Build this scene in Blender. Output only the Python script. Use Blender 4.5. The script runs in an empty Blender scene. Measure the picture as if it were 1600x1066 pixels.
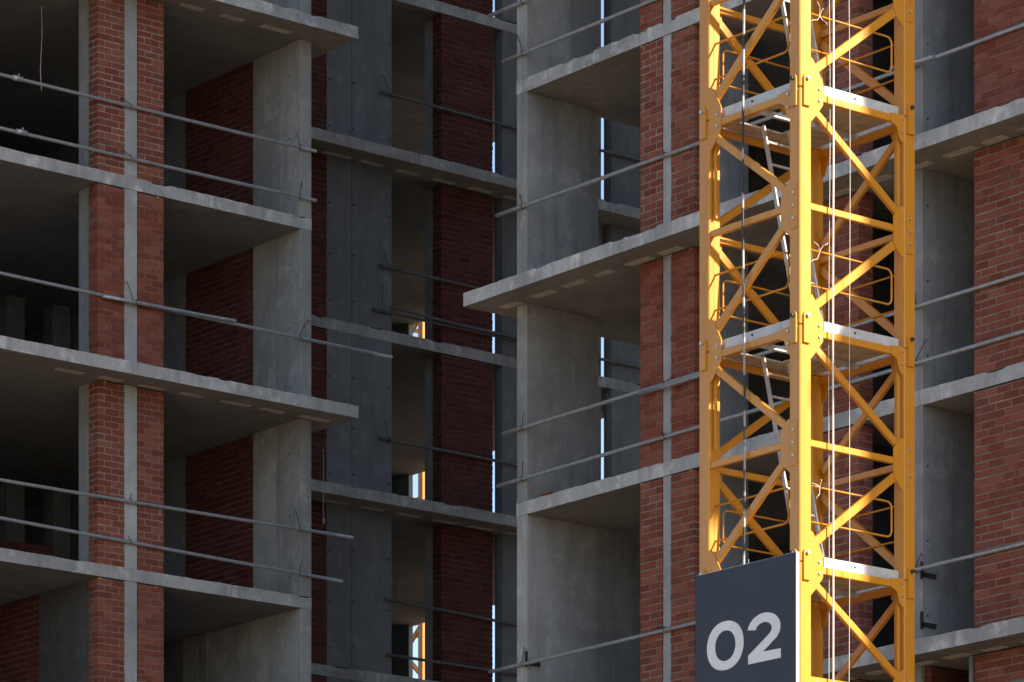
import bpy, bmesh, math, random
from mathutils import Vector, Matrix
random.seed(7)
S = bpy.context.scene
COL = S.collection
R = math.radians

# ------------------------------------------------------------------ camera, sky, sun, exposure
# world X runs along the left facade, world Y along the right facade, metres, ground z = 0
cam = bpy.data.cameras.new('camera')
cam.sensor_width = 36.0
cam.lens = 142.46
cam.shift_y = 1.0578
cam.clip_start = 0.5
cam.clip_end = 6000
camo = bpy.data.objects.new('camera', cam)
COL.objects.link(camo)
camo.location = (0, 0, 1.7)
camo.rotation_euler = (R(90), 0, R(-39.014))
S.camera = camo

SUN_K = 2.5
SUN_EL = 33.0
az = Vector((1.0, -SUN_K, 0)).normalized()
sun_dir = (az*math.cos(R(SUN_EL)) + Vector((0, 0, math.sin(R(SUN_EL))))).normalized()
W = bpy.data.worlds.new('World')
S.world = W
W.use_nodes = True
nt = W.node_tree
sky = nt.nodes.new('ShaderNodeTexSky')
sky.sky_type = 'NISHITA'
sky.sun_disc = False
sky.sun_elevation = R(SUN_EL)
sky.sun_rotation = math.atan2(az.x, az.y)
sky.air_density = 1.0
sky.dust_density = 1.2
bgn = nt.nodes['Background']
bgn.inputs['Strength'].default_value = 0.10
nt.links.new(sky.outputs[0], bgn.inputs[0])
sl = bpy.data.lights.new('sun', 'SUN')
sl.energy = 5.0
sl.angle = R(0.6)
sl.color = (1.0, 0.91, 0.78)
slo = bpy.data.objects.new('sun', sl)
COL.objects.link(slo)
slo.rotation_euler = (-sun_dir).to_track_quat('-Z', 'Y').to_euler()
slo.location = (20, -20, 60)
S.view_settings.view_transform = 'Standard'
S.view_settings.look = 'None'
S.view_settings.gamma = 1
S.view_settings.exposure = 1.36
S.render.engine = 'CYCLES'

# ------------------------------------------------------------------ helpers
ORG = {}          # object name -> world origin (parents are never rotated or scaled)


class MB:
    """collects shapes in world coordinates, becomes ONE mesh object"""
    def __init__(self):
        self.v = []
        self.f = []

    def box(self, x0, x1, y0, y1, z0, z1):
        b = len(self.v)
        self.v += [(x0, y0, z0), (x1, y0, z0), (x1, y1, z0), (x0, y1, z0),
                   (x0, y0, z1), (x1, y0, z1), (x1, y1, z1), (x0, y1, z1)]
        self.f += [tuple(b+i for i in q) for q in
                   ((0, 3, 2, 1), (4, 5, 6, 7), (0, 1, 5, 4), (1, 2, 6, 5), (2, 3, 7, 6), (3, 0, 4, 7))]
        return self

    def bar(self, p, q, w, h, up=(0, 0, 1)):
        """rectangular bar p->q; w measured across (perp. to up), h along up"""
        p, q, up = Vector(p), Vector(q), Vector(up)
        d = (q-p).normalized()
        s = d.cross(up).normalized()
        t = s.cross(d).normalized()
        b = len(self.v)
        for c in (p, q):
            for i, j in ((-1, -1), (1, -1), (1, 1), (-1, 1)):
                self.v.append(tuple(c + s*(i*w/2) + t*(j*h/2)))
        self.f += [tuple(b+i for i in k) for k in
                   ((0, 1, 2, 3), (7, 6, 5, 4), (0, 4, 5, 1), (1, 5, 6, 2), (2, 6, 7, 3), (3, 7, 4, 0))]
        return self

    def tube(self, pts, r, n=8, caps=True):
        pts = [Vector(p) for p in pts]
        b = len(self.v)
        ref = None
        m = len(pts)
        for i, p in enumerate(pts):
            d = (pts[min(i+1, m-1)] - pts[max(i-1, 0)]).normalized()
            if ref is None:
                ref = d.orthogonal().normalized()
            s = (ref - d*ref.dot(d)).normalized()
            ref = s
            t = d.cross(s)
            for k in range(n):
                a = 2*math.pi*k/n
                self.v.append(tuple(p + s*(math.cos(a)*r) + t*(math.sin(a)*r)))
        for i in range(m-1):
            for k in range(n):
                self.f.append((b+i*n+k, b+i*n+(k+1) % n, b+(i+1)*n+(k+1) % n, b+(i+1)*n+k))
        if caps:
            self.f.append(tuple(b+k for k in range(n))[::-1])
            self.f.append(tuple(b+(m-1)*n+k for k in range(n)))
        return self

    def prism(self, poly, e):
        """poly: list of 3D points of one flat face, e: extrusion vector"""
        b = len(self.v)
        n = len(poly)
        e = Vector(e)
        self.v += [tuple(p) for p in poly] + [tuple(Vector(p)+e) for p in poly]
        self.f.append(tuple(range(b, b+n)))
        self.f.append(tuple(range(b+2*n-1, b+n-1, -1)))
        for i in range(n):
            j = (i+1) % n
            self.f.append((b+j, b+i, b+n+i, b+n+j))
        return self

    def build(self, name, mat, parent=None, origin=None, smooth=False, bevel=0.0):
        if origin is None:
            xs, ys, zs = zip(*self.v)
            origin = ((min(xs)+max(xs))/2, (min(ys)+max(ys))/2, min(zs))
        me = bpy.data.meshes.new(name)
        me.from_pydata([(x-origin[0], y-origin[1], z-origin[2]) for x, y, z in self.v], [], self.f)
        bm = bmesh.new()
        bm.from_mesh(me)
        bmesh.ops.recalc_face_normals(bm, faces=bm.faces)
        if bevel:
            bmesh.ops.bevel(bm, geom=list(bm.edges), offset=bevel, segments=1, affect='EDGES', clamp_overlap=True)
        bm.to_mesh(me)
        bm.free()
        me.materials.append(mat)
        if smooth:
            for p in me.polygons:
                p.use_smooth = len(p.vertices) == 4
        return link(name, me, parent, origin)


def link(name, me, parent, origin):
    o = bpy.data.objects.new(name, me)
    COL.objects.link(o)
    origin = Vector(origin)
    ORG[o.name] = origin
    if parent is not None:
        o.parent = parent
        o.location = origin - ORG[parent.name]
    else:
        o.location = origin
    return o


def thing(name, loc, label, cat, group=None):
    o = bpy.data.objects.new(name, None)
    o.empty_display_size = 0.3
    COL.objects.link(o)
    o.location = loc
    ORG[o.name] = Vector(loc)
    tag(o, label, cat, group)
    return o


def tag(o, label, cat, group=None):
    o['label'] = label
    o['category'] = cat
    if group:
        o['group'] = group
    return o


# ------------------------------------------------------------------ materials
def nodes_of(name):
    m = bpy.data.materials.new(name)
    m.use_nodes = True
    n = m.node_tree.nodes
    return m, n, m.node_tree.links, n['Principled BSDF']


def mix(n, l, fac, a, b, mode='MIX'):
    x = n.new('ShaderNodeMix')
    x.data_type = 'RGBA'
    x.blend_type = mode
    if isinstance(fac, (int, float)):
        x.inputs[0].default_value = fac
    else:
        l.new(fac, x.inputs[0])
    for i, c in ((6, a), (7, b)):
        if isinstance(c, tuple):
            x.inputs[i].default_value = (*c, 1)
        else:
            l.new(c, x.inputs[i])
    return x.outputs[2]


def ramp(n, l, src, p0, p1):
    r = n.new('ShaderNodeMapRange')
    l.new(src, r.inputs[0])
    r.inputs[1].default_value = p0
    r.inputs[2].default_value = p1
    return r.outputs[0]


def noise(n, l, vec, scale, detail=4, rough=.55, stretch=None):
    if stretch:
        mp = n.new('ShaderNodeMapping')
        mp.inputs['Scale'].default_value = stretch
        l.new(vec, mp.inputs[0])
        vec = mp.outputs[0]
    t = n.new('ShaderNodeTexNoise')
    t.inputs['Scale'].default_value = scale
    t.inputs['Detail'].default_value = detail
    t.inputs['Roughness'].default_value = rough
    l.new(vec, t.inputs['Vector'])
    return t.outputs['Fac']


def concrete(name, base, dark, light, streak=.5, blot=.6, bump=.25):
    m, n, l, b = nodes_of(name)
    pos = n.new('ShaderNodeNewGeometry').outputs['Position']
    big = ramp(n, l, noise(n, l, pos, .9, 5, .6), .35, .68)
    c = mix(n, l, big, dark, base)
    pat = ramp(n, l, noise(n, l, pos, 3.3, 6, .65), .52, .72)
    c = mix(n, l, pat, c, light)
    st = ramp(n, l, noise(n, l, pos, 5.0, 4, .6, (1, 1, .12)), .50, .75)
    stf = n.new('ShaderNodeMath'); stf.operation = 'MULTIPLY'; stf.inputs[1].default_value = streak
    l.new(st, stf.inputs[0])
    c = mix(n, l, stf.outputs[0], c, tuple(x*.62 for x in dark))
    sp = ramp(n, l, noise(n, l, pos, 26, 3, .6), .60, .72)
    spf = n.new('ShaderNodeMath'); spf.operation = 'MULTIPLY'; spf.inputs[1].default_value = blot*.5
    l.new(sp, spf.inputs[0])
    c = mix(n, l, spf.outputs[0], c, tuple(x*.5 for x in base))
    dr = ramp(n, l, noise(n, l, pos, 13.0, 5, .7, (1, 1, .10)), .58, .70)
    drf = n.new('ShaderNodeMath'); drf.operation = 'MULTIPLY'; drf.inputs[1].default_value = streak*.55
    l.new(dr, drf.inputs[0])
    c = mix(n, l, drf.outputs[0], c, tuple(min(1, x*1.35) for x in light))
    oi = n.new('ShaderNodeObjectInfo')
    tr = n.new('ShaderNodeMapRange')
    l.new(oi.outputs['Random'], tr.inputs[0])
    tr.inputs[3].default_value = .84
    tr.inputs[4].default_value = 1.08
    c = mix(n, l, 1.0, c, tr.outputs[0], 'MULTIPLY')
    l.new(c, b.inputs['Base Color'])
    b.inputs['Roughness'].default_value = .9
    b.inputs['Specular IOR Level'].default_value = .25
    bp = n.new('ShaderNodeBump')
    bp.inputs['Strength'].default_value = bump
    bp.inputs['Distance'].default_value = .02
    l.new(noise(n, l, pos, 14, 8, .7), bp.inputs['Height'])
    l.new(bp.outputs[0], b.inputs['Normal'])
    return m


def brickmat(name, c0, c1, c2, dust):
    m, n, l, b = nodes_of(name)
    g = n.new('ShaderNodeNewGeometry')
    oi = n.new('ShaderNodeObjectInfo')
    ad = n.new('ShaderNodeMath'); ad.operation = 'ADD'
    l.new(g.outputs['Random Per Island'], ad.inputs[0])
    l.new(oi.outputs['Random'], ad.inputs[1])
    fr = n.new('ShaderNodeMath'); fr.operation = 'FRACT'
    l.new(ad.outputs[0], fr.inputs[0])
    r = n.new('ShaderNodeValToRGB')
    e = r.color_ramp.elements
    e[0].color = (*c0, 1)
    e[1].color = (*c2, 1)
    k = e.new(.55); k.color = (*c1, 1)
    l.new(fr.outputs[0], r.inputs[0])
    pos = g.outputs['Position']
    d = ramp(n, l, noise(n, l, pos, 2.2, 6, .7), .45, .75)
    df = n.new('ShaderNodeMath'); df.operation = 'MULTIPLY'; df.inputs[1].default_value = dust
    l.new(d, df.inputs[0])
    c = mix(n, l, df.outputs[0], r.outputs[0], (.26, .15, .125))
    sm = ramp(n, l, noise(n, l, pos, 6.5, 9, .72), .60, .70)
    smf = n.new('ShaderNodeMath'); smf.operation = 'MULTIPLY'; smf.inputs[1].default_value = dust*1.1
    l.new(sm, smf.inputs[0])
    c = mix(n, l, smf.outputs[0], c, tuple(min(1, x*1.9+.05) for x in (c1[0]*.75, c1[1]*1.6, c1[2]*1.7)))
    f = ramp(n, l, noise(n, l, pos, 45, 4, .7), .35, .75)
    c = mix(n, l, .35, c, f, 'MULTIPLY')
    l.new(c, b.inputs['Base Color'])
    b.inputs['Roughness'].default_value = .88
    b.inputs['Specular IOR Level'].default_value = .2
    bp = n.new('ShaderNodeBump')
    bp.inputs['Strength'].default_value = .3
    bp.inputs['Distance'].default_value = .008
    l.new(noise(n, l, pos, 60, 6, .7), bp.inputs['Height'])
    l.new(bp.outputs[0], b.inputs['Normal'])
    return m


def plain(name, col, rough=.6, metal=0., var=.25, scale=6., spec=.5, dirt=None, bump=0.):
    m, n, l, b = nodes_of(name)
    pos = n.new('ShaderNodeNewGeometry').outputs['Position']
    f = ramp(n, l, noise(n, l, pos, scale, 6, .65), .35, .7)
    c = mix(n, l, f, tuple(x*(1-var) for x in col), col)
    if dirt:
        d = ramp(n, l, noise(n, l, pos, scale*2.3, 6, .75), .60, .74)
        c = mix(n, l, d, c, dirt)
    l.new(c, b.inputs['Base Color'])
    rr = n.new('ShaderNodeMapRange')
    l.new(f, rr.inputs[0])
    rr.inputs[3].default_value = min(1, rough*1.25)
    rr.inputs[4].default_value = rough
    l.new(rr.outputs[0], b.inputs['Roughness'])
    b.inputs['Metallic'].default_value = metal
    b.inputs['Specular IOR Level'].default_value = spec
    if bump:
        bp = n.new('ShaderNodeBump')
        bp.inputs['Strength'].default_value = bump
        bp.inputs['Distance'].default_value = .01
        l.new(noise(n, l, pos, scale*6, 5, .7), bp.inputs['Height'])
        l.new(bp.outputs[0], b.inputs['Normal'])
    return m


M = {}
M['slab'] = concrete('slab_concrete', (.53, .53, .525), (.32, .32, .318), (.69, .69, .68), .5, 1.3, .8)
M['soffit'] = concrete('shade_toned_soffit', (.27, .25, .222), (.205, .19, .168), (.31, .29, .26), .15, .3)  # underside shade and brown bounce light are put into this colour
M['wall'] = concrete('wall_concrete', (.30, .305, .31), (.22, .226, .232), (.35, .35, .345), .6, .4)
M['column'] = concrete('column_concrete', (.39, .39, .38), (.28, .28, .272), (.47, .465, .45), .55, .4)
M['pillar'] = concrete('pillar_concrete', (.47, .475, .475), (.36, .365, .368), (.54, .545, .545), .4, .4)
M['inner'] = concrete('shade_toned_inner_concrete', (.095, .095, .094), (.07, .07, .07), (.13, .129, .127), .4, .3)  # the darkness of the rooms is put into this concrete's colour
M['darkwall'] = concrete('shade_toned_wall_concrete', (.225, .237, .25), (.175, .184, .195), (.265, .275, .285), .5, .3)  # bluish concrete, darkened: the recess's shade is put into its colour
M['mortar_dim'] = concrete('dull_mortar', (.30, .22, .18), (.235, .15, .12), (.36, .29, .25), .1, .5, .4)
M['brick'] = brickmat('red_brick', (.225, .060, .040), (.30, .085, .056), (.36, .125, .085), .5)
M['brick_dark'] = brickmat('shade_toned_brick', (.105, .026, .022), (.135, .034, .027), (.165, .046, .036), .25)  # same brick, with indoor and recess shade put into the colour
M['mortar_dark'] = concrete('shade_toned_mortar', (.16, .10, .082), (.11, .06, .05), (.20, .15, .13), .1, .4, .4)  # mortar of the shaded bricks, darkened to match them
M['mortar_light'] = concrete('pale_mortar', (.33, .265, .225), (.24, .17, .14), (.40, .34, .30), .1, .4, .4)
M['mortar_mid'] = concrete('grey_brown_mortar', (.29, .205, .165), (.22, .14, .11), (.36, .28, .23), .1, .4, .4)
M['mortar_smear'] = concrete('brick_dusted_mortar', (.27, .135, .10), (.23, .10, .07), (.31, .19, .15), .1, .4, .4)
M['pipe'] = plain('galvanised_pipe', (.50, .52, .54), .42, .55, .3, 9, .5, (.30, .24, .2))
M['darkpipe'] = plain('dull_dark_pipe', (.17, .175, .18), .6, .4, .3, 9, .4)
M['wire'] = plain('binding_wire', (.035, .033, .034), .7, .2)
M['insert'] = plain('pale_foam_insert', (.64, .57, .47), .9, 0, .4, 14)
M['foam'] = plain('orange_foam', (.75, .36, .07), .9, 0, .3, 40)
M['void'] = plain('tie_hole_plug', (.03, .03, .033), .9, 0)
M['yellow_far'] = plain('shade_toned_crane_paint', (.40, .17, .012), .42, 0, .12, 3.5, .45, (.47, .19, .010))  # darker than the near mast's paint: shade put into the colour
M['yellow_dirty'] = plain('yellow_paint_scuffed', (.60, .25, .016), .5, 0, .2, 5, .4, (.30, .13, .03))
M['alu'] = plain('aluminium_sheet', (.62, .63, .64), .5, .25, .25, 8, .5, (.42, .40, .37))
M['ladder'] = plain('dull_aluminium', (.50, .49, .47), .5, .2, .3, 12, .4, (.3, .27, .23))
M['ply'] = plain('plywood_deck', (.52, .42, .30), .8, 0, .35, 7, .3, (.25, .19, .13))
M['bolt'] = plain('zinc_bolt', (.62, .60, .56), .35, .7, .2, 30)
M['pin'] = plain('dark_steel_pin', (.07, .06, .055), .5, .5, .3, 30)
M['sign'] = plain('slate_blue_sheet', (.027, .024, .037), .2, 0, .2, 1.6, .25, (.03, .028, .040))
M['digit'] = plain('pale_grey_vinyl', (.82, .80, .80), .4, 0, .08, 5)
M['signedge'] = plain('white_sheet_edge', (.62, .60, .58), .5)
M['rope'] = plain('pale_rope', (.78, .74, .70), .8, 0, .06, 10)
M['ground'] = plain('dusty_ground', (.25, .195, .135), .95, 0, .35, .25, .2, (.25, .2, .15), .4)
M['bar'] = plain('grey_steel_angle', (.23, .25, .245), .6, .3)

def crane_paint():
    m, n, l, b = nodes_of('weathered_yellow_crane_paint')
    g = n.new('ShaderNodeNewGeometry')
    pos = g.outputs['Position']
    oi = n.new('ShaderNodeObjectInfo')
    c = mix(n, l, oi.outputs['Random'], (.545, .215, .003), (.60, .245, .005))
    fade = ramp(n, l, noise(n, l, pos, 2.0, 5, .6), .40, .70)
    c = mix(n, l, fade, c, (.57, .226, .004))
    grime = ramp(n, l, noise(n, l, pos, 9.0, 6, .7, (1, 1, .14)), .56, .78)
    gf = n.new('ShaderNodeMath'); gf.operation = 'MULTIPLY'; gf.inputs[1].default_value = .42
    l.new(grime, gf.inputs[0])
    c = mix(n, l, gf.outputs[0], c, (.30, .13, .025))
    dust = ramp(n, l, noise(n, l, pos, 22.0, 5, .7), .60, .80)
    df = n.new('ShaderNodeMath'); df.operation = 'MULTIPLY'; df.inputs[1].default_value = .18
    l.new(dust, df.inputs[0])
    c = mix(n, l, df.outputs[0], c, (.52, .33, .12))
    rust = ramp(n, l, noise(n, l, pos, 34.0, 4, .75), .70, .74)
    c = mix(n, l, rust, c, (.13, .045, .015))
    l.new(c, b.inputs['Base Color'])
    rr = n.new('ShaderNodeMapRange')
    l.new(grime, rr.inputs[0])
    rr.inputs[3].default_value = .38
    rr.inputs[4].default_value = .7
    l.new(rr.outputs[0], b.inputs['Roughness'])
    b.inputs['Specular IOR Level'].default_value = .85
    b.inputs['Coat Weight'].default_value = .12
    b.inputs['Coat Roughness'].default_value = .38
    bp = n.new('ShaderNodeBump')
    bp.inputs['Strength'].default_value = .12
    bp.inputs['Distance'].default_value = .01
    l.new(noise(n, l, pos, 16, 5, .6), bp.inputs['Height'])
    l.new(bp.outputs[0], b.inputs['Normal'])
    return m
M['yellow'] = crane_paint()

mc, n, l, b = nodes_of('taped_cable_sun_bands')
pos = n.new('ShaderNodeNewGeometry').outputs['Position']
sun_bands = ramp(n, l, noise(n, l, pos, 1.0, 2, .5, (.01, .01, 4.2)), .47, .52)  # pale bands put sunlit stretches into the colour; dark ones include tape
l.new(mix(n, l, sun_bands, (.025, .025, .027), (.36, .34, .32)), b.inputs['Base Color'])
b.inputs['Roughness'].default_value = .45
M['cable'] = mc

# ------------------------------------------------------------------ the place: levels and plan
TH = .19
ZB = {0: 23.613, 1: 20.613, 2: 17.613, 3: 14.613, 4: 11.313, 5: 8.313, 6: 5.313, 7: 2.0}
for k in range(1, 17):  # unseen upper storeys, stacked high to block sun and sky
    ZB[-k] = 23.613 + 3*k
LV, LC, LU = 51.897, 51.328, 37.96          # left block: facade, balcony edge, end
CV, CC, CU = 56.362, 55.79, 49.30           # middle block
RU, RC, RV = 36.354, 35.785, 44.77          # right block
RV_END = 31.245 - 6.05*SUN_K - 0.35               # unseen end of the right block, placed to set the mast's shadow edge
NEAR = (-2, -1, 0, 1, 2, 3, 4)                  # storeys built in full: storey k lies under slab k

g = MB().box(-1500, 1500, -1500, 1500, -1.0, 0.0).build('ground', M['ground'], None, (0, 0, 0))
g['kind'] = 'structure'

left = thing('unfinished_building', (30, 56, 0),
             'unfinished concrete block at left with red brick pier and end wall at its open corner', 'building')
mid = thing('unfinished_building', (44, 60, 0),
            'recessed dark middle block with tall concrete wall and narrow strips of sky', 'building')
right = thing('unfinished_building', (44, 36, 0),
              'unfinished concrete block at right, behind the yellow crane mast', 'building')


def wob(i, s, seed):
    return (math.sin(i*1.7+seed*3.1) + math.sin(i*.61+seed*1.3) + math.sin(i*3.9+seed*.7))/3*s


def slab(parent, x0, x1, y0, y1, zb, rough, mat='slab', name='slab', th=TH):
    """floor slab; 'rough' names the edges (x0,y0,x1,y1) that get a hand-cast, chipped rim"""
    rnd = random.Random(int(zb*100)+int(x0*10)+int(y0*7))
    per = []
    def run(p, q, on, nrm):
        L = math.hypot(q[0]-p[0], q[1]-p[1])
        k = max(1, int(L/.075)) if on else 1
        for i in range(k):
            t = i/k
            per.append((p[0]+(q[0]-p[0])*t, p[1]+(q[1]-p[1])*t, nrm if (on and i > 0) else None))
    run((x0, y0), (x1, y0), 'y0' in rough, (0, -1))
    run((x1, y0), (x1, y1), 'x1' in rough, (1, 0))
    run((x1, y1), (x0, y1), 'y1' in rough, (0, 1))
    run((x0, y1), (x0, y0), 'x0' in rough, (-1, 0))
    m = MB()
    n = len(per)
    chip = 0
    rows = [[], [], [], []]
    for i, (x, y, nr) in enumerate(per):
        if nr:
            chip = max(0, chip-1)
            if rnd.random() < .02:
                chip = rnd.randint(2, 5)
            a = wob(i, .006, zb) + rnd.uniform(-.004, .004)
            dz = wob(i*.35, .006, zb+5) + rnd.uniform(-.003, .003) - (.016 if chip else 0)
            inn = -(.018 if chip else 0)
            ofs = (a*.4, a, a*.8, a+inn)
            zz = (zb, zb+.03, zb+th*.62, zb+th+dz)
            for r, o, z in zip(rows, ofs, zz):
                r.append((x+nr[0]*o, y+nr[1]*o, z))
        else:
            for r, z in zip(rows, (zb, zb+.03, zb+th*.62, zb+th)):
                r.append((x, y, z))
    for r in rows:
        m.v += r
    for k in range(3):
        for i in range(n):
            j = (i+1) % n
            m.f.append((k*n+i, k*n+j, (k+1)*n+j, (k+1)*n+i))
    m.f.append(tuple(range(n))[::-1])
    m.f.append(tuple(range(3*n, 4*n)))
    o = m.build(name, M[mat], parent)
    o.data.materials.append(M['soffit'])          # smooth board-cast underside, with its shade put into the colour
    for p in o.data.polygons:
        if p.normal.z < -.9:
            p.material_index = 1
    return o


# ------------------------------------------------------------------ brickwork
BW, BH, COURSE, JT = .25, .088, .100, .016
BM = {}
def brick_mesh(w, d, h, mat='brick'):
    key = (round(w*200), round(d*200), round(h*200), mat)
    if key not in BM:
        w2, d2, h2 = key[0]/200, key[1]/200, key[2]/200
        m = MB().box(-w2/2, w2/2, -d2/2, d2/2, 0, h2)
        me = bpy.data.meshes.new('brick')
        me.from_pydata(m.v, [], m.f)
        bm = bmesh.new(); bm.from_mesh(me)
        bmesh.ops.bevel(bm, geom=list(bm.edges), offset=.005, segments=1, affect='EDGES')
        bm.to_mesh(me); bm.free()
        me.materials.append(M[mat])
        BM[key] = me
    return BM[key]

PEND = {left.name: [], mid.name: [], right.name: []}     # (priority, core, centre, size)

def brick_wall(parent, axis, face, t, a0, a1, z0, z1, mortar, side=None, pri=0, name='brick_pier'):
    """axis 'x': wall runs along X, its outer face at y=face, body towards +y by t.
       axis 'y': runs along Y, outer face at x=face, body towards +x.  side: 'lo'/'hi' end left visible"""
    e = .005
    zt = z1 - .022
    m = MB()
    if axis == 'x':
        m.box(a0+e, a1-e, face+e, face+t, z0, zt)
    else:
        m.box(face+e, face+t, a0+e, a1-e, z0, zt)
    core = m.build(name, M[mortar], parent)
    core['dark'] = int(mortar == 'mortar_dark')
    rows = int((zt-z0)/COURSE+.35)
    ch = (zt-z0)/rows
    rnd = random.Random(int(a0*1000)+int(z0*100))
    for r in range(rows):
        zc = z0 + r*ch + JT*.5
        off = 0 if r % 2 == 0 else -(BW+JT)/2
        cuts = []
        a = a0 + off
        while a < a1 - .004:
            s, q = max(a, a0), min(a+BW, a1)
            if q-s > .03:
                cuts.append([s, q])
            a += BW+JT
        # close slivers at the ends
        if len(cuts) > 1 and cuts[-1][1] < a1-.02:
            cuts[-1][1] = a1
        for i, (s, q) in enumerate(cuts):
            dep = .12
            end = (i == 0 and side == 'lo') or (i == len(cuts)-1 and side == 'hi')
            pieces = [(s, q, 0, dep)]
            if end:
                if r % 2 == 0:
                    pieces = [(s, q, 0, t)]
                else:
                    pieces = [(s, q, 0, t*.5-JT/2), (s, q, t*.5+JT/2, t)]
            for (s2, q2, d0, d1) in pieces:
                j = rnd.uniform(-.005, .004)
                s2 += rnd.uniform(-.004, .004); q2 += rnd.uniform(-.004, .004)
                cx, w = (s2+q2)/2, q2-s2
                cy, d = face+(d0+d1)/2+j, d1-d0
                hgt = ch-JT+rnd.uniform(-.002, .002)
                if axis == 'x':
                    cen, size = (cx, cy, zc+rnd.uniform(-.003, .003)), (w, d, hgt)
                else:
                    cen, size = (cy, cx, zc+rnd.uniform(-.003, .003)), (d, w, hgt)
                PEND[parent.name].append((pri - (d0 > 0) * 5, core, cen, size))
    return core


def flush_bricks(parent):
    """the largest 300 in view become single bricks, the rest one joined part"""
    L = PEND[parent.name]
    yaw = R(39.014)
    def score(it):
        p, core, c, s = it
        D = c[0]*math.sin(yaw)+c[1]*math.cos(yaw)
        Rr = c[0]*math.cos(yaw)-c[1]*math.sin(yaw)
        x, y = 800+6331.6*Rr/D, 2225.5-6331.6*(c[2]-1.7)/D
        vis = 0 < x < 1600 and 0 < y < 1066
        return (vis, p, max(s[0], s[1])*s[2]*(70/D)**2)
    L.sort(key=score, reverse=True)
    stf = {0: MB(), 1: MB()}
    for i, (p, core, c, s) in enumerate(L):
        st = stf[core['dark']]
        if i < 300:
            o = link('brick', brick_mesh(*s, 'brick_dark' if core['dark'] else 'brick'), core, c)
            o.rotation_euler = (0, 0, random.uniform(-.006, .006))
        else:
            x, y, z = c
            w, d, h = (s[0]/2, s[1]/2, s[2])
            k = .005
            b = len(st.v)
            # chamfered block: 6 faces plus chamfers on the long edges
            for zz, q in ((z, k), (z+k, 0), (z+h-k, 0), (z+h, k)):
                for sx, sy in ((-1, -1), (1, -1), (1, 1), (-1, 1)):
                    st.v.append((x+sx*(w-q), y+sy*(d-q), zz))
            st.f.append((b+3, b+2, b+1, b))
            st.f.append((b+12, b+13, b+14, b+15))
            for r in range(3):
                for i4 in range(4):
                    jj = (i4+1) % 4
                    st.f.append((b+r*4+i4, b+r*4+jj, b+r*4+4+jj, b+r*4+4+i4))
    for dk, nm, mt in ((0, 'brickwork', 'brick'), (1, 'shade_toned_brickwork', 'brick_dark')):
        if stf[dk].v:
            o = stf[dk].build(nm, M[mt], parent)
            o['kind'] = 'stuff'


def wallbox(parent, x0, x1, y0, y1, z0, z1, mat='wall', name='concrete_wall', bevel=.006):
    if name == 'concrete_wall' and max(x1-x0, y1-y0) > 1.2 and mat in ('wall', 'column'):
        # cast in two lifts of formwork: a shadow joint and a slight step between them
        if y1-y0 > x1-x0:
            c = y0+(y1-y0)*random.uniform(.42, .68)
            MB().box(x0+.004, x1-.004, c+.004, y1, z0, z1).build(name, M[mat], parent, bevel=bevel)
            y1 = c
        else:
            c = x0+(x1-x0)*random.uniform(.42, .75) if x1-x0 < 2 else x0+1.3
            MB().box(c+.004, x1, y0+.004, y1-.004, z0, z1).build(name, M[mat], parent, bevel=bevel)
            x1 = c
    return MB().box(x0, x1, y0, y1, z0, z1).build(name, M[mat], parent, bevel=bevel)


def plug(parent, p, axis, r=.022):
    """formwork tie hole, dark cone plug set in the wall face"""
    p = Vector(p)
    d = Vector((1, 0, 0)) if axis == 'x' else Vector((0, 1, 0))
    MB().tube([p-d*.004, p+d*.03], r, 8).build('tie_hole', M['void'], parent)


def foam(parent, p, s):
    m = MB()
    n = 6
    pts = [Vector(p)+Vector((random.uniform(-1, 1)*s, random.uniform(-.4, .2)*s, random.uniform(-.6, .6)*s)) for _ in range(9)]
    bm = bmesh.new()
    for q in pts:
        bm.verts.new(q)
    bmesh.ops.convex_hull(bm, input=bm.verts)
    bm.verts.ensure_lookup_table(); bm.verts.index_update()
    m.v = [tuple(v.co) for v in bm.verts]
    m.f = [tuple(v.index for v in f.verts) for f in bm.faces]
    bm.free()
    m.build('foam_lump', M['foam'], parent)


# ---------------------------------------------------------------- slabs of all three blocks
for k, zb in ZB.items():
    if k > 6:
        continue
    detail = -2 <= k <= 5
    can = (k % 2 == 0)
    # left
    s = slab(left, 12.0, 38.46 if can else LU, LC if can else LV, 66.0, zb, ('y0', 'x1') if detail else ())
    if can and detail:
        u = 32.35
        i = 0
        while u < 38.3:
            ln = random.uniform(.40, .56)
            if random.random() > .1:
                MB().box(u, u+ln, 51.73+random.uniform(-.02, .02), 51.86, zb-.006, zb+.03).build('foam_insert', M['insert'], s)
            u += .76
    # middle
    s = slab(mid, LU+.006 if not can else 38.47, CU, CC if can else CV, 66.0, zb, ('y0',) if detail else ())
    if can and detail:
        u = 41.4
        while u < 46:
            ln = random.uniform(.45, .6)
            MB().box(u, u+ln, 56.20, 56.32, zb-.006, zb+.03).build('foam_insert', M['insert'], s)
            u += .8
    # right
    s = slab(right, RC if can else RU, 64.0, RV_END-(.5 if can else 0), 45.27 if can else RV, zb, ('x0', 'y1') if detail else ())  # unseen depth of this block is stretched to screen off sky
    if can and detail:
        v = 44.95
        while v > 33.5:
            ln = random.uniform(.36, .52)
            if random.random() > .08:
                MB().box(36.19+random.uniform(-.02, .02), 36.33, v-ln, v, zb-.006, zb+.03).build('foam_insert', M['insert'], s)
            v -= .68

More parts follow.
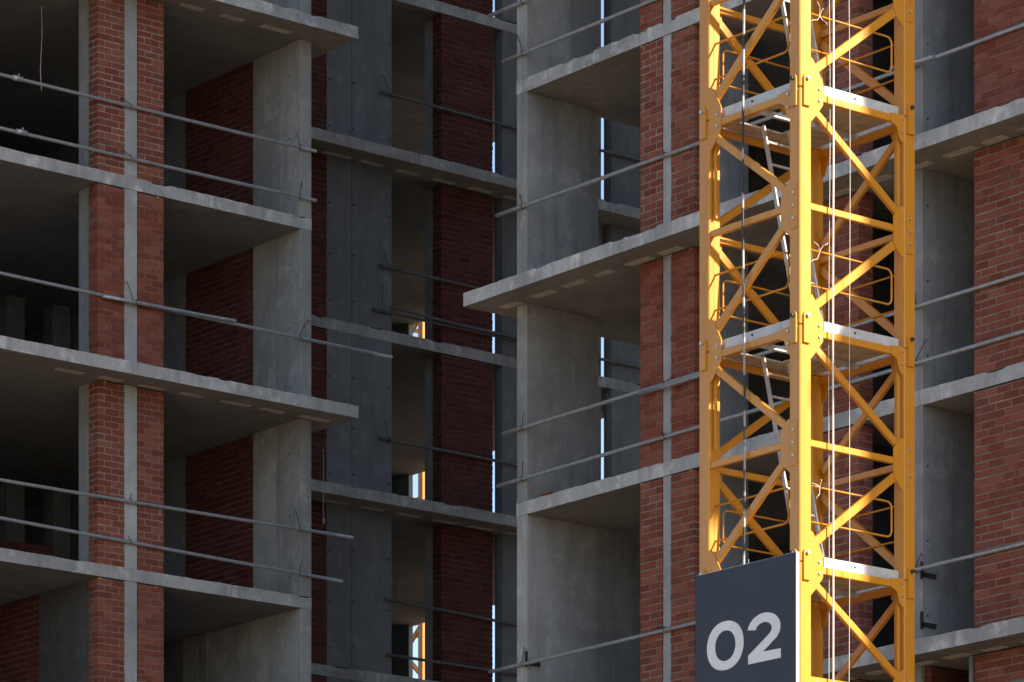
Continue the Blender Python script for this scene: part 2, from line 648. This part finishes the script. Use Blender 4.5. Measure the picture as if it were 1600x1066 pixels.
# ---------------------------------------------------------------- storeys
MORT_L = {-2: 'mortar_light', -1: 'mortar_mid', 0: 'mortar_light', 1: 'mortar_smear', 2: 'mortar_dim', 3: 'mortar_mid', 4: 'mortar_mid', 5: 'mortar_mid'}
MORT_R = {-2: 'mortar_mid', -1: 'mortar_mid', 0: 'mortar_mid', 1: 'mortar_dim', 2: 'mortar_smear', 3: 'mortar_dim', 4: 'mortar_light', 5: 'mortar_mid'}
MORT_3 = {1: 'mortar_smear', 2: 'mortar_dim', 3: 'mortar_mid', 4: 'mortar_mid'}
for k in NEAR + (5,):
    z0, z1 = ZB[k+1]+TH, ZB[k]
    pr = {0: 1, 1: 2, 2: 2, 3: 1}.get(k, 0)
    # ------------ left block
    wallbox(left, 34.42, 34.66, LV+.008, LV+.33, z0-TH, z1, 'pillar', 'concrete_column', .01)
    p1 = brick_wall(left, 'x', LV, .25, 33.93, 34.415, z0, z1, MORT_L[k], 'lo', 3+pr)
    p2 = brick_wall(left, 'x', LV, .25, 34.665, 35.14, z0, z1, MORT_L[k], 'hi', 3+pr)
    if k >= 3:
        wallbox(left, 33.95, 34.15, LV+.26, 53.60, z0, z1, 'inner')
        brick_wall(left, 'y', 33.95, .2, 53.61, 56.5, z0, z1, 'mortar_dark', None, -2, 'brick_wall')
    else:
        wallbox(left, 33.95, 34.25, LV+.26, 52.46, z0, z1, 'wall', 'concrete_column')
    # end wall of the loggia: concrete nib, then brick, then concrete
    w = wallbox(left, 37.75, LU, LV+.004, 53.21, z0, z1, 'column')
    if k < 3:
        for zz in (z0+.35, z0+1.3, z0+2.3):
            plug(w, (37.75, 52.2, zz), 'x', .016)
    if k >= 3:
        wallbox(left, 37.753, LU, 53.215, 54.5, z0, z1, 'column')
        wallbox(left, 37.753, LU, 54.5, 54.78, z0+2.1, z1, 'column', 'door_lintel')
        wallbox(left, 37.753, LU, 54.78, 55.2, z0, z1, 'column')
    else:
        brick_wall(left, 'y', 37.75, .2, 53.215, 55.11, z0, z1, 'mortar_dark', None, 0, 'brick_wall')
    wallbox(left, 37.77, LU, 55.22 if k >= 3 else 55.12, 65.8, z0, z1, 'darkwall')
    wallbox(left, 35.10, 35.35, 58.0, 65.8, z0, z1, 'inner', 'partition_wall')
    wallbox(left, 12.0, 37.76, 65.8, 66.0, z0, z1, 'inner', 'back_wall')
    wallbox(left, 29.2, 29.4, 54.5, 65.7, z0, z1, 'inner', 'partition_wall')
    wallbox(left, 29.45, 35.0, 61.0, 61.2, z0, z1, 'inner', 'partition_wall')
    brick_wall(left, 'x', LV, .25, 28.9, 30.3, z0, z1, MORT_L[k], 'hi', -3)
    # ------------ middle block
    brick_wall(mid, 'x', CV, .25, 40.70, 41.545, z0, z1, 'mortar_dark', None, 0)
    for a, b2, dy in ((41.55, 42.087, .004), (42.093, 42.957, 0)):
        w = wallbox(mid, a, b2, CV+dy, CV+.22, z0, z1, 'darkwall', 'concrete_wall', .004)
        for zz in (z0+.32, z0+1.12, z0+2.0):
            plug(w, (a+.06 if a < 42 else b2-.06, CV+dy, zz), 'y', .02)
            if a > 42:
                plug(w, (a+.03, CV+dy, zz+.05), 'y', .02)
    brick_wall(mid, 'x', CV, .25, 44.06, 45.22, z0, z1, 'mortar_dark', 'lo', 2)
    wallbox(mid, 44.10, 44.4, CV+.26, 56.90, z0, z1, 'wall', 'concrete_column')
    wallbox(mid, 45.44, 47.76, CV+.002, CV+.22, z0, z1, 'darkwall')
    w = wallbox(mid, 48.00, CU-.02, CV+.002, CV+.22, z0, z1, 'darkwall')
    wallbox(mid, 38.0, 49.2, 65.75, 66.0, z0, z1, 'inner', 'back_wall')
    wallbox(mid, 49.18, CU-.01, 63.97, 65.74, z0, z1, 'pillar', 'end_wall')
    for a, b2 in ((56.6, 57.85), (61.75, 62.85)):  # walls added out of view to keep sun out of the rooms
        wallbox(mid, 49.10, CU-.01, a, b2, z0, z1, 'inner', 'end_wall')
    wallbox(mid, 38.0, 42.9, 60.2, 60.4, z0, z1, 'inner', 'partition_wall')
    wallbox(mid, 42.72, 42.92, 60.41, 65.7, z0, z1, 'inner', 'partition_wall')
    # ------------ right block
    ux = 40.55 if k == 3 else 37.69
    w = wallbox(right, RU+.003, ux, 44.54, RV-.003, z0-.0, z1, 'column')
    if k != 3:
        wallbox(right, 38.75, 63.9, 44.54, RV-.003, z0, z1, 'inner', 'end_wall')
    # pier 1
    wallbox(right, RU+.008, RU+.33, 41.445, 41.615, z0-TH, z1, 'pillar', 'concrete_column', .01)
    brick_wall(right, 'y', RU, .25, 41.62, 42.08, z0, z1, MORT_R[k], None, 3+pr)
    brick_wall(right, 'y', RU, .25, 40.96, 41.44, z0, z1, MORT_R[k], 'lo', 3+pr)
    wallbox(right, RU+.26, 37.20, 40.80, 40.98, z0, z1, 'wall')
    # pier 2 (behind the mast)
    brick_wall(right, 'y', RU, .25, 37.77, 38.73, z0, z1, 'mortar_mid', 'lo', 1)
    wallbox(right, RU+.26, 40.5, 38.50, 38.70, z0, z1, 'inner')
    # loggia wall right of the mast, pier 3
    w = wallbox(right, RU+.003, 38.6, 36.615 if k < 4 else 36.64, 36.84, z0, z1, 'wall')
    if k == 4:
        brick_wall(right, 'x', 36.515, .12, RU+.06, 38.5, z0, z1, 'mortar_dark', None, -1, 'brick_wall')
    for zz in (z0+.45, z0+1.4, z0+2.35):
        plug(w, (36.45, 36.615, zz), 'y', .016)
    brick_wall(right, 'y', RU, .25, 34.0, 35.70, z0, z1, MORT_3.get(k, 'mortar_mid'), None, 2+pr)
    wallbox(right, 40.6, 40.8, RV_END, 44.53, z0, z1, 'inner', 'spine_wall')
    wallbox(right, 63.8, 63.99, RV_END, 44.53, z0, z1, 'inner', 'back_wall')
    brick_wall(right, 'y', RU, .25, 29.5, 31.6, z0, z1, MORT_R[k], None, -3)
    wallbox(right, RU+.26, 40.5, 33.2, 33.4, z0, z1, 'inner', 'partition_wall')

# unseen storeys, the upper ones added for shade: plain walls between the slabs
for k in [q for q in ZB if q not in NEAR+(5,) and q+1 in ZB and q > -16] :
    z0, z1 = ZB[k+1]+TH, ZB[k]
    wallbox(left, 34.0, 35.1, LV+.02, LV+.3, z0, z1, 'column', 'unseen_facade_wall', 0)
    wallbox(left, 37.75, LU, LV+.02, 65.9, z0, z1, 'wall', 'end_wall', 0)
    wallbox(left, 12.0, 37.7, 61, 61.2, z0, z1, 'inner', 'spine_wall', 0)
    wallbox(mid, 41.0, 43.0, CV+.02, CV+.3, z0, z1, 'wall', 'unseen_facade_wall', 0)
    wallbox(mid, 44.1, 47.7, CV+.02, CV+.3, z0, z1, 'wall', 'unseen_facade_wall', 0)
    wallbox(mid, 38.0, 49.2, 65.5, 65.9, z0, z1, 'inner', 'back_wall', 0)
    wallbox(right, 36.37, 63.9, 44.5, 44.75, z0, z1, 'wall', 'end_wall', 0)
    wallbox(right, 36.37, 63.9, RV_END+.02, RV_END+.25, z0, z1, 'wall', 'end_wall', 0)
    for a, b2 in ((41.0, 42.1), (37.8, 38.7), (33.8, 35.7), (29.5, 31.5), (24, 26)):
        if a > RV_END+.5:
            wallbox(right, 36.37, 36.6, a, b2, z0, z1, 'column', 'unseen_facade_wall', 0)
    wallbox(right, 40.6, 40.8, RV_END+.3, 44.45, z0, z1, 'inner', 'spine_wall', 0)
for k in NEAR + (5,):
    z0, z1 = ZB[k+1]+TH, ZB[k]
    wallbox(right, 36.37, 63.7, RV_END+.02, RV_END+.25, z0, z1, 'wall', 'end_wall', 0)  # unseen end wall, added to cast shade on the mast

for b in (left, mid, right):
    flush_bricks(b)

# ------------------------------------------------------------------ things inside and on the floors
for k, zz, us in ((1, 20.05, (35.06, 35.94)), (2, 17.0, (35.06, 35.94))):
    for u in us:
        wallbox(left, u, u+.34, 56.3, 56.6, ZB[k+1]+TH, zz, 'inner', 'short_column', .01)
brick_wall(left, 'x', 56.0, .12, 34.75, 35.75, ZB[3]+TH, 16.0, 'mortar_dark', None, -2, 'low_brick_wall')
PEND[left.name] = PEND[left.name][-400:]
flush = [it for it in PEND[left.name] if it[1].name.startswith('low_brick_wall')]
st = MB()
for p, core, c, sz in flush:
    st.box(c[0]-sz[0]/2, c[0]+sz[0]/2, c[1]-sz[1]/2, c[1]+sz[1]/2, c[2], c[2]+sz[2])
if st.v:
    o = st.build('parapet_brickwork', M['brick_dark'], left)
    o['kind'] = 'stuff'
# lumps of mounting foam under the slabs
for p in ((35.02, LV-.01, 20.58), (33.98, LV-.01, 14.58), (34.05, LV-.01, 17.58), (35.06, LV-.01, 17.58), (35.0, LV-.01, 14.58)):
    foam(left, p, .03)
for p in ((RU-.01, 42.05, 20.58), (RU-.01, 41.0, 20.58), (RU-.01, 41.0, 14.58), (RU-.01, 42.05, 14.59), (RU-.01, 35.68, 14.58), (RU-.01, 35.68, 17.5), (RU-.01, 41.02, 17.58)):
    foam(right, p, .03)
# steel on the right facade
m = MB().box(RU-.03, RU-.006, 35.70, 35.76, 8.55, 11.29); m.build('steel_angle', M['bar'], right)
m = MB().box(RU-.02, RU-.006, 34.0, 35.69, 10.80, 10.88); m.build('steel_strip', M['bar'], right)
for p in ((36.46, 36.60, 12.46), (36.46, 36.60, 11.83), (36.46, 44.52, 12.50)):
    MB().bar((p[0]-.14, p[1], p[2]), (p[0]+.12, p[1], p[2]), .03, .055).build('steel_bracket', M['wire'], right)
    MB().bar((p[0]-.13, p[1], p[2]-.06), (p[0]-.13, p[1], p[2]+.16), .03, .03, (1, 0, 0)).build('steel_bracket', M['wire'], right)

lb = MB().box(36.50, 36.62, 44.18, 44.43, 14.806, 14.894).build('loose_brick', M['brick'], bevel=.006)
tag(lb, 'loose red brick lying on the slab edge at the corner of the right block', 'brick')

# ------------------------------------------------------------------ guard pipes tied along the facades
def pipe(p, q, label, ties=(), couplers=(), r=.027, mat='pipe'):
    p, q = Vector(p), Vector(q)
    L = (q-p).length
    n = max(2, int(L/.5))
    pts = []
    sd = random.random()*9
    for i in range(n+1):
        t = i/n
        c = p.lerp(q, t)
        c.z += .006*math.sin(t*5+sd) - .010*math.sin(math.pi*t)
        pts.append(c)
    o = MB().tube(pts, r, 10).build('guard_pipe', M[mat], None, tuple(p), True)
    tag(o, label, 'pipe', 'steel guard pipes tied along the open floors')
    d = (q-p).normalized()
    nrm = Vector((0, -1, 0)) if abs(d.x) > abs(d.y) else Vector((-1, 0, 0))
    for t in couplers:
        c = p + d*t
        m = MB().tube([c-d*.09, c+d*.09], r*1.5, 10)
        m.tube([c-nrm*.0+Vector((0, 0, .03)), c+nrm*.05+Vector((0, 0, .05))], .014, 6)
        m.build('coupler', M['pipe'], o, None, True)
    for t, h in ties:
        c = p + d*t
        ring = []
        for i in range(10):
            a = i/9*math.pi*1.9
            ring.append(c + nrm*(math.cos(a)*(r+.006)) + Vector((0, 0, math.sin(a)*(r+.006))) + d*(.01*i/9))
        m = MB().tube(ring, .0055, 5)
        s = random.choice((-1, 1)); h *= random.uniform(.5, 1.3); kx = random.uniform(.1, 2.4)
        m.tube([c+Vector((0, 0, r)), c+d*(.03*s*kx)+Vector((0, 0, h*.5)), c+d*(.08*s*kx)+Vector((0, 0, h)), c+d*(.10*s*kx)-nrm*.01+Vector((0, 0, h*random.uniform(.6, 1.15)))], .0055, 5)
        m.build('tie_wire', M['wire'], o)
    return o

y = LV-.033
pipe((27.5, y, 21.865), (38.02, y, 21.883), 'steel pipe, upper of two across the topmost open floor of the left block', ((7.0, .16), (10.2, .38)), (4.98,))
pipe((27.5, y, 21.06), (38.02, y, 21.10), 'steel pipe, lower of two across the topmost open floor of the left block', ((7.0, .14), (10.2, .22)), (5.05,))
pipe((27.5, y, 18.93), (39.53, y, 18.868), 'long steel pipe across the second open floor of the left block, reaching past its corner', ((7.05, .3), (10.2, .32)))
pipe((33.96, y-.056, 18.857), (36.43, y-.056, 18.91), 'short steel pipe doubled against a longer one in front of the left brick pier', ((.6, .1),))
pipe((27.5, y, 15.80), (38.744, y, 15.855), 'steel pipe, upper of two across the third open floor of the left block', ((7.0, .13), (10.2, .3)))
pipe((27.5, y, 15.33), (38.54, y, 15.133), 'steel pipe, lower of two across the third open floor of the left block', ((7.0, .13), (10.2, .2)))
y = CV-.033
mids = (((42.69, 24.922), (49.15, 24.91), 'dark steel pipe across the topmost opening of the middle block'),
        ((42.66, 21.894), (49.15, 21.888), 'dark steel pipe, upper of two across the second opening of the middle block'),
        ((42.52, 21.108), (49.15, 21.11), 'dark steel pipe, lower of two across the second opening of the middle block'),
        ((42.65, 18.881), (49.15, 18.891), 'dark steel pipe across the third opening of the middle block'),
        ((42.80, 16.10), (49.15, 15.95), 'dark steel pipe, upper of two across the lowest opening of the middle block'),
        ((42.83, 15.133), (49.15, 15.13), 'dark steel pipe, lower of two across the lowest opening of the middle block'))
for (u0, z0), (u1, z1), lab in mids:
    pipe((u0, y, z0), (u1, y, z1), lab, ((.2, .4),), (), .027, 'darkpipe')
pipe((42.87, y-.058, 21.19), (46.6, y-.058, 21.12), 'second dark steel pipe lying close against another across the middle block', (), (), .027, 'darkpipe')
x = RU-.033
for (v0, z0), (v1, z1), lab in (
        ((45.345, 21.895), (31.0, 21.80), 'steel pipe cut by the top edge of the photo at the right block corner'),
        ((45.04, 21.159), (31.0, 21.10), 'steel pipe crossing the topmost visible floor of the right block'),
        ((45.19, 18.985), (31.0, 18.93), 'steel pipe on the right block just above its jutting balcony slab'),
        ((45.04, 15.84), (31.0, 15.90), 'steel pipe, upper of two on the right block below its jutting balcony slab'),
        ((45.16, 15.115), (31.0, 15.19), 'steel pipe, lower of two on the right block below its jutting balcony slab'),
        ((45.345, 12.49), (31.0, 12.57), 'lowest steel pipe on the right block, running behind the number sign')):
    pipe((x, v0, z0), (x, v1, z1), lab, ((v0-44.60, .26), (v0-41.53, .1), (v0-36.7, .24)))
pipe((x-.057, 37.09, 18.985), (x-.057, 36.33, 18.93), 'short steel pipe stub doubled on the right block just right of the mast')
pipe((x-.057, 42.0, 15.80), (x-.057, 39.8, 15.83), 'short steel pipe doubled on the right block just left of the mast')

def hang(pts, label, lump=None):
    m = MB().tube(pts, .0045, 5)
    o = m.build('hanging_wire', M['rope'], None, pts[-1])
    tag(o, label, 'wire')
    if lump:
        q = Vector(lump)
        MB().tube([q+Vector((0, 0, .05)), q, q-Vector((.01, 0, .05))], .025, 6).build('lump', M['insert'], o)
hang([(33.75, 53.2, 23.6), (33.76, 53.2, 23.2), (33.73, 53.2, 22.6), (33.75, 53.2, 22.3)], 'pale wire hanging from the ceiling beside the left brick pier')
hang([(41.03, CC-.03, 18.35), (41.04, CC-.03, 18.1), (41.03, CC-.03, 17.3), (41.04, CC-.03, 17.15)], 'thin wire with a lump hanging over the middle block slab edge', (41.04, CC-.03, 17.12))

# ------------------------------------------------------------------ the tower crane mast
NX, NY, WU, WV, CH = 29.2175, 31.245, 1.70, 1.60, .165
ZJ, SEC = 15.79, 2.5
mast = thing('crane_mast', (NX+WU/2, NY+WV/2, 0), 'tall yellow lattice tower crane mast in front of the right block', 'crane')
FACES = (((0, WV), (0, -1), (1, 0), WV), ((0, 0), (1, 0), (0, 1), WU), ((WU, 0), (0, 1), (-1, 0), WV), ((WU, WV), (-1, 0), (0, -1), WU))

def F(fc, s, z, inn):
    (ox, oy), e, nn, L = fc
    return Vector((NX+ox+e[0]*s+nn[0]*inn, NY+oy+e[1]*s+nn[1]*inn, ZJ+z))

section = []
def add(o):
    section.append(o)
    return o

def flat(fc, poly, inn, th):
    nn = Vector((*fc[2], 0))
    return MB().prism([F(fc, s, z, inn) for s, z in poly], nn*th)

for ca, cb in ((0, 0), (WU-CH, 0), (0, WV-CH), (WU-CH, WV-CH)):
    m = MB().box(NX+ca, NX+ca+CH, NY+cb, NY+cb+CH, ZJ-SEC+.004, ZJ-.003)
    add(m.build('chord', M['yellow'], mast, bevel=.010))
for fc in FACES:
    L = fc[3]
    nn = Vector((*fc[2], 0))
    add(MB().bar(F(fc, .16, -.050, .045), F(fc, L-.16, -.050, .045), .05, .078).build('horizontal_brace', M['yellow'], mast, bevel=.006))
    add(MB().bar(F(fc, .16, -1.225, .045), F(fc, L-.16, -1.225, .045), .05, .072).build('horizontal_brace', M['yellow'], mast, bevel=.006))
    add(MB().bar(F(fc, .20, -.17, .048), F(fc, L-.20, -1.07, .048), .05, .082).build('diagonal_brace', M['yellow'], mast, bevel=.006))
    add(MB().bar(F(fc, L-.20, -1.34, .048), F(fc, .20, -2.30, .048), .05, .092).build('diagonal_brace', M['yellow'], mast, bevel=.006))
    g1 = add(flat(fc, [(.14, .34), (.19, .34), (.27, .24), (.345, .10), (.345, -.13), (.25, -.25), (.14, -.37)], .012, .014).build('gusset_plate', M['yellow'], mast))
    g2 = add(flat(fc, [(L-.10, .02), (L-.36, .0), (L-.36, -.085), (L-.26, -.13), (L-.21, -.27), (L-.10, -.33)], .012, .014).build('gusset_plate', M['yellow'], mast))
    g3 = add(flat(fc, [(L-.14, -.97), (L-.20, -.97), (L-.31, -1.10), (L-.31, -1.38), (L-.25, -1.47), (L-.14, -1.56)], .012, .014).build('gusset_plate', M['yellow'], mast))
    sp = add(flat(fc, [(L-.13, -1.00), (L-.045, -1.00), (L-.045, -1.48), (L-.13, -1.48)], -.011, .011).build('splice_plate', M['yellow'], mast, bevel=.003))
    if fc in FACES[:2]:
        sg_ = .205 if fc is FACES[0] else L-.205
        add(MB().bar(F(fc, sg_, -.24, .06), F(fc, sg_, -1.06, .06), .035, .02, (fc[2][0], fc[2][1], 0)).build('guide_bar', M['yellow'], mast))
    for par, s, z, inn in ((g2, L-.19, -.035, .012), (g2, L-.19, -.17, .012), (sp, L-.088, -1.10, -.011), (sp, L-.088, -1.235, -.011), (sp, L-.088, -1.37, -.011),
                           (g1, .29, .03, .012), (g1, .29, -.09, .012)):
        c = F(fc, s, z, inn)
        MB().tube([c-nn*.016, c+nn*.004], .017, 6).build('bolt', M['bolt'], par)
    for s in (.083, L-.083):
        poly = [(s-.047, -.19), (s+.047, -.19), (s+.047, .10)]
        for i in range(1, 8):
            a = math.pi*i/8
            poly.append((s+.047*math.cos(a), .10+.047*math.sin(a)))
        poly.append((s-.047, .10))
        lug = add(flat(fc, poly, -.026, .026).build('pin_lug', M['yellow'], mast))
        c = F(fc, s, .098, -.026)
        MB().tube([c-nn*.028, c+nn*.004], .021, 10).build('pin', M['bolt'] if s < .5 else M['pin'], lug)

def copy_up(o, dz, parent):
    c = o.copy()
    COL.objects.link(c)
    c.parent = parent
    ORG[c.name] = ORG[o.name] + (Vector((0, 0, dz)) if parent is mast else Vector())
    if parent is mast:
        c.location = o.location + Vector((0, 0, dz))
    for ch in list(o.children):
        copy_up(ch, dz, c)
    return c
base = list(section)
for i in range(-5, 4):
    if i:
        for o in base:
            copy_up(o, SEC*i, mast)
MB().box(NX-.6, NX+WU+.6, NY-.6, NY+WV+.6, 0, .79).build('foundation_block', M['slab'], mast, bevel=.03)

# platforms, ladders and guard rails
A0, A1, B0, B1 = .40, .86, .52, 1.30        # ladder hatch
def platform(i):
    zj = SEC*i
    pf = MB().bar(Vector((NX+.10, NY+WV/2, ZJ+zj-.03)), Vector((NX+WU-.10, NY+WV/2, ZJ+zj-.03)), .05, .05).build('platform_joist', M['alu'], mast)
    a = .175
    while a < WU-.2:
        w = .145
        if a+w > A0 and a < A1:
            spans = ((.08, B0), (B1, WV-.08))
        else:
            spans = ((.08, WV-.08),)
        for s0, s1 in spans:
            MB().box(NX+a, NX+a+w, NY+s0, NY+s1, ZJ+zj, ZJ+zj+.022).build('deck_board', M['ply'], mast)
        a += w+.009
    for fc in FACES:
        L = fc[3]
        tb = MB().prism([F(fc, .20, zj-.005, .055), F(fc, L-.20, zj-.005, .055), F(fc, L-.20, zj+.102, .055), F(fc, .20, zj+.102, .055)],
                        Vector((*fc[2], 0))*.006).build('toe_board', M['alu'], mast)
        c = F(fc, L*.5, zj+.055, .055)
        nn = Vector((*fc[2], 0))
        MB().tube([c-nn*.012, c+nn*.003], .012, 6).build('bolt', M['pin'], tb)
        # guard rail loop
        pts = [F(fc, .165, zj+.84, .09)]
        r = .07
        e = L-.27
        pts.append(F(fc, e-r, zj+.84, .09))
        for q in range(1, 6):
            t = math.pi/2*q/5
            pts.append(F(fc, e-r+r*math.sin(t), zj+.84-r+r*math.cos(t), .09))
        pts.append(F(fc, e, zj+.46+r, .09))
        for q in range(1, 6):
            t = math.pi/2*q/5
            pts.append(F(fc, e-r+r*math.cos(t), zj+.46+r-r*math.sin(t), .09))
        pts.append(F(fc, .165, zj+.46, .09))
        MB().tube(pts, .0115, 7).build('guard_rail', M['yellow_dirty'], mast, None, True)
    # ladder up to the next platform
    foot, head = Vector((0, .46, zj+.02)), Vector((0, 1.04, zj+SEC-.07))
    lad = None
    for a in (.43, .81):
        m = MB().bar((NX+a, NY+foot.y, ZJ+foot.z), (NX+a, NY+head.y, ZJ+head.z), .022, .045, (0, 1, 0))
        o = m.build('ladder_stile' if lad else 'ladder', M['ladder'], lad or mast)
        lad = lad or o
    for q in range(9):
        t = (q+.6)/9.3
        p = foot.lerp(head, t)
        MB().bar((NX+.43, NY+p.y, ZJ+p.z), (NX+.81, NY+p.y, ZJ+p.z), .022, .022).build('rung', M['ladder'], lad)
for i in (-3, -2, -1, 0, 1):
    platform(i)
# twisted wire ends on the right face rails
for i in (-2, -1, 0):
    c = Vector((NX+.36, NY+.08, ZJ+SEC*i+.84))
    m = MB()
    for q in range(4):
        dx, dz = random.uniform(-.17, .10), random.uniform(-.16, .15)
        m.tube([c, c+Vector((dx*.3, -.02, dz*.6)), c+Vector((dx*.8, -.03, dz*.8)), c+Vector((dx, -.02, dz))], .0028, 5)
    m.build('twisted_wire', M['rope'], mast)

# ------------------------------------------------------------------ number sign 02
SX = NX-.06
sg = thing('number_sign', (SX+.03, 32.035, 8.3), 'dark slate sign board with large pale 02 on the mast', 'sign')
MB().box(SX, SX+.045, 31.238, 32.832, 8.3, 10.882).build('board', M['signedge'], sg, bevel=.003)
MB().box(SX-.004, SX-.0005, 31.243, 32.827, 8.305, 10.877).build('face_sheet', M['sign'], sg)
def digit(poly_loops, name):
    m = MB()
    if len(poly_loops) == 2:
        o, i = poly_loops
        n = len(o)
        for z in (SX-.0075, SX-.0042):
            for lp in (o, i):
                m.v += [(z, p[0], p[1]) for p in lp]
        for k in range(n):
            j = (k+1) % n
            m.f += [(k, j, n+j, n+k), (2*n+k, 3*n+k, 3*n+j, 2*n+j), (k, 2*n+k, 2*n+j, j), (n+k, n+j, 3*n+j, 3*n+k)]
    else:
        m.prism([(SX-.0075, p[0], p[1]) for p in poly_loops[0]], (.0033, 0, 0))
    m.build(name, M['digit'], sg)
def sup(cv, cz, rv, rz, ex, n=56):
    out = []
    for k in range(n):
        t = 2*math.pi*k/n
        c, s = math.cos(t), math.sin(t)
        out.append((cv+rv*math.copysign(abs(c)**(2/ex), c), cz+rz*math.copysign(abs(s)**(2/ex), s)))
    return out
digit([sup(32.3465, 10.0555, .2925, .2625, 2.15), sup(32.345, 10.0535, .163, .1635, 2.1)], 'digit')
two = []
def P2(x, z):
    two.append((31.998-x, 9.798+z))
for k in range(0, 17):
    t = R(172 - k*(172+38)/16)
    P2(.265+.258*math.cos(t), .340+.175*math.sin(t))
P2(.25, .103); P2(.526, .100); P2(.526, 0); P2(.016, 0); P2(.016, .093); P2(.34, .275)
for k in range(0, 13):
    t = R(-30 + k*(30+172)/12)
    P2(.262+.126*math.cos(t), .338+.078*math.sin(t))
digit([two], 'digit')

# ------------------------------------------------------------------ cables
def cable(x, y, z0, z1, r, mat, name, label, amp=.008, cat='cable'):
    pts = []
    n = 60
    for i in range(n+1):
        z = z0+(z1-z0)*i/n
        pts.append((x+amp*math.sin(z*.9+x*7), y+amp*math.cos(z*1.3+x*3), z))
    o = MB().tube(pts, r, 8).build(name, M[mat], None, (x, y, z0), True)
    tag(o, label, cat)
cable(29.196, 32.10, 4.0, 23.0, .0135, 'cable', 'power_cable', 'thick black cable with painted sunlit bands hanging down the left face of the mast')
cable(29.655, 31.20, 3.0, 23.0, .010, 'rope', 'white_rope', 'taut white rope running down the right face of the mast', .003, 'rope')
cable(29.885, 31.19, 3.0, 23.0, .0026, 'rope', 'thin_wire', 'thin pale wire right of the white rope on the mast', .008, 'wire')
cable(29.72, 31.33, 3.0, 23.0, .0026, 'rope', 'thin_wire', 'thin pale wire just left of the white rope on the mast', .008, 'wire')

# ------------------------------------------------------------------ far crane seen through the middle block
FX, FY = 67.0, 86.53
m = MB()
fw_ = 1.9
for ca, cb in ((0, 0), (fw_-.2, 0), (0, fw_-.2), (fw_-.2, fw_-.2)):
    m.box(FX+ca, FX+ca+.2, FY+cb, FY+cb+.2, 0, 42)
z = 1.0
while z < 41:
    for (ox, oy), e in (((0, 0), (1, 0)), ((0, 0), (0, 1)), ((fw_, 0), (0, 1)), ((0, fw_), (1, 0))):
        p = Vector((FX+ox, FY+oy, 0)) + Vector((.1*(e[0] == 0) * (1 if ox == 0 else -1), .1*(e[1] == 0) * (1 if oy == 0 else -1), 0))
        d = Vector((e[0], e[1], 0))
        m.bar(p+d*.2+Vector((0, 0, z)), p+d*(fw_-.2)+Vector((0, 0, z)), .07, .10)
        m.bar(p+d*.2+Vector((0, 0, z+.1)), p+d*(fw_-.2)+Vector((0, 0, z+1.35)), .07, .12)
        m.bar(p+d*(fw_-.2)+Vector((0, 0, z+1.45)), p+d*.2+Vector((0, 0, z+2.7)), .07, .12)
    z += 2.8
far = m.build('crane_mast', M['yellow_far'], None, (FX+fw_/2, FY+fw_/2, 0))
tag(far, 'far yellow crane mast glimpsed through the openings of the middle block', 'crane')
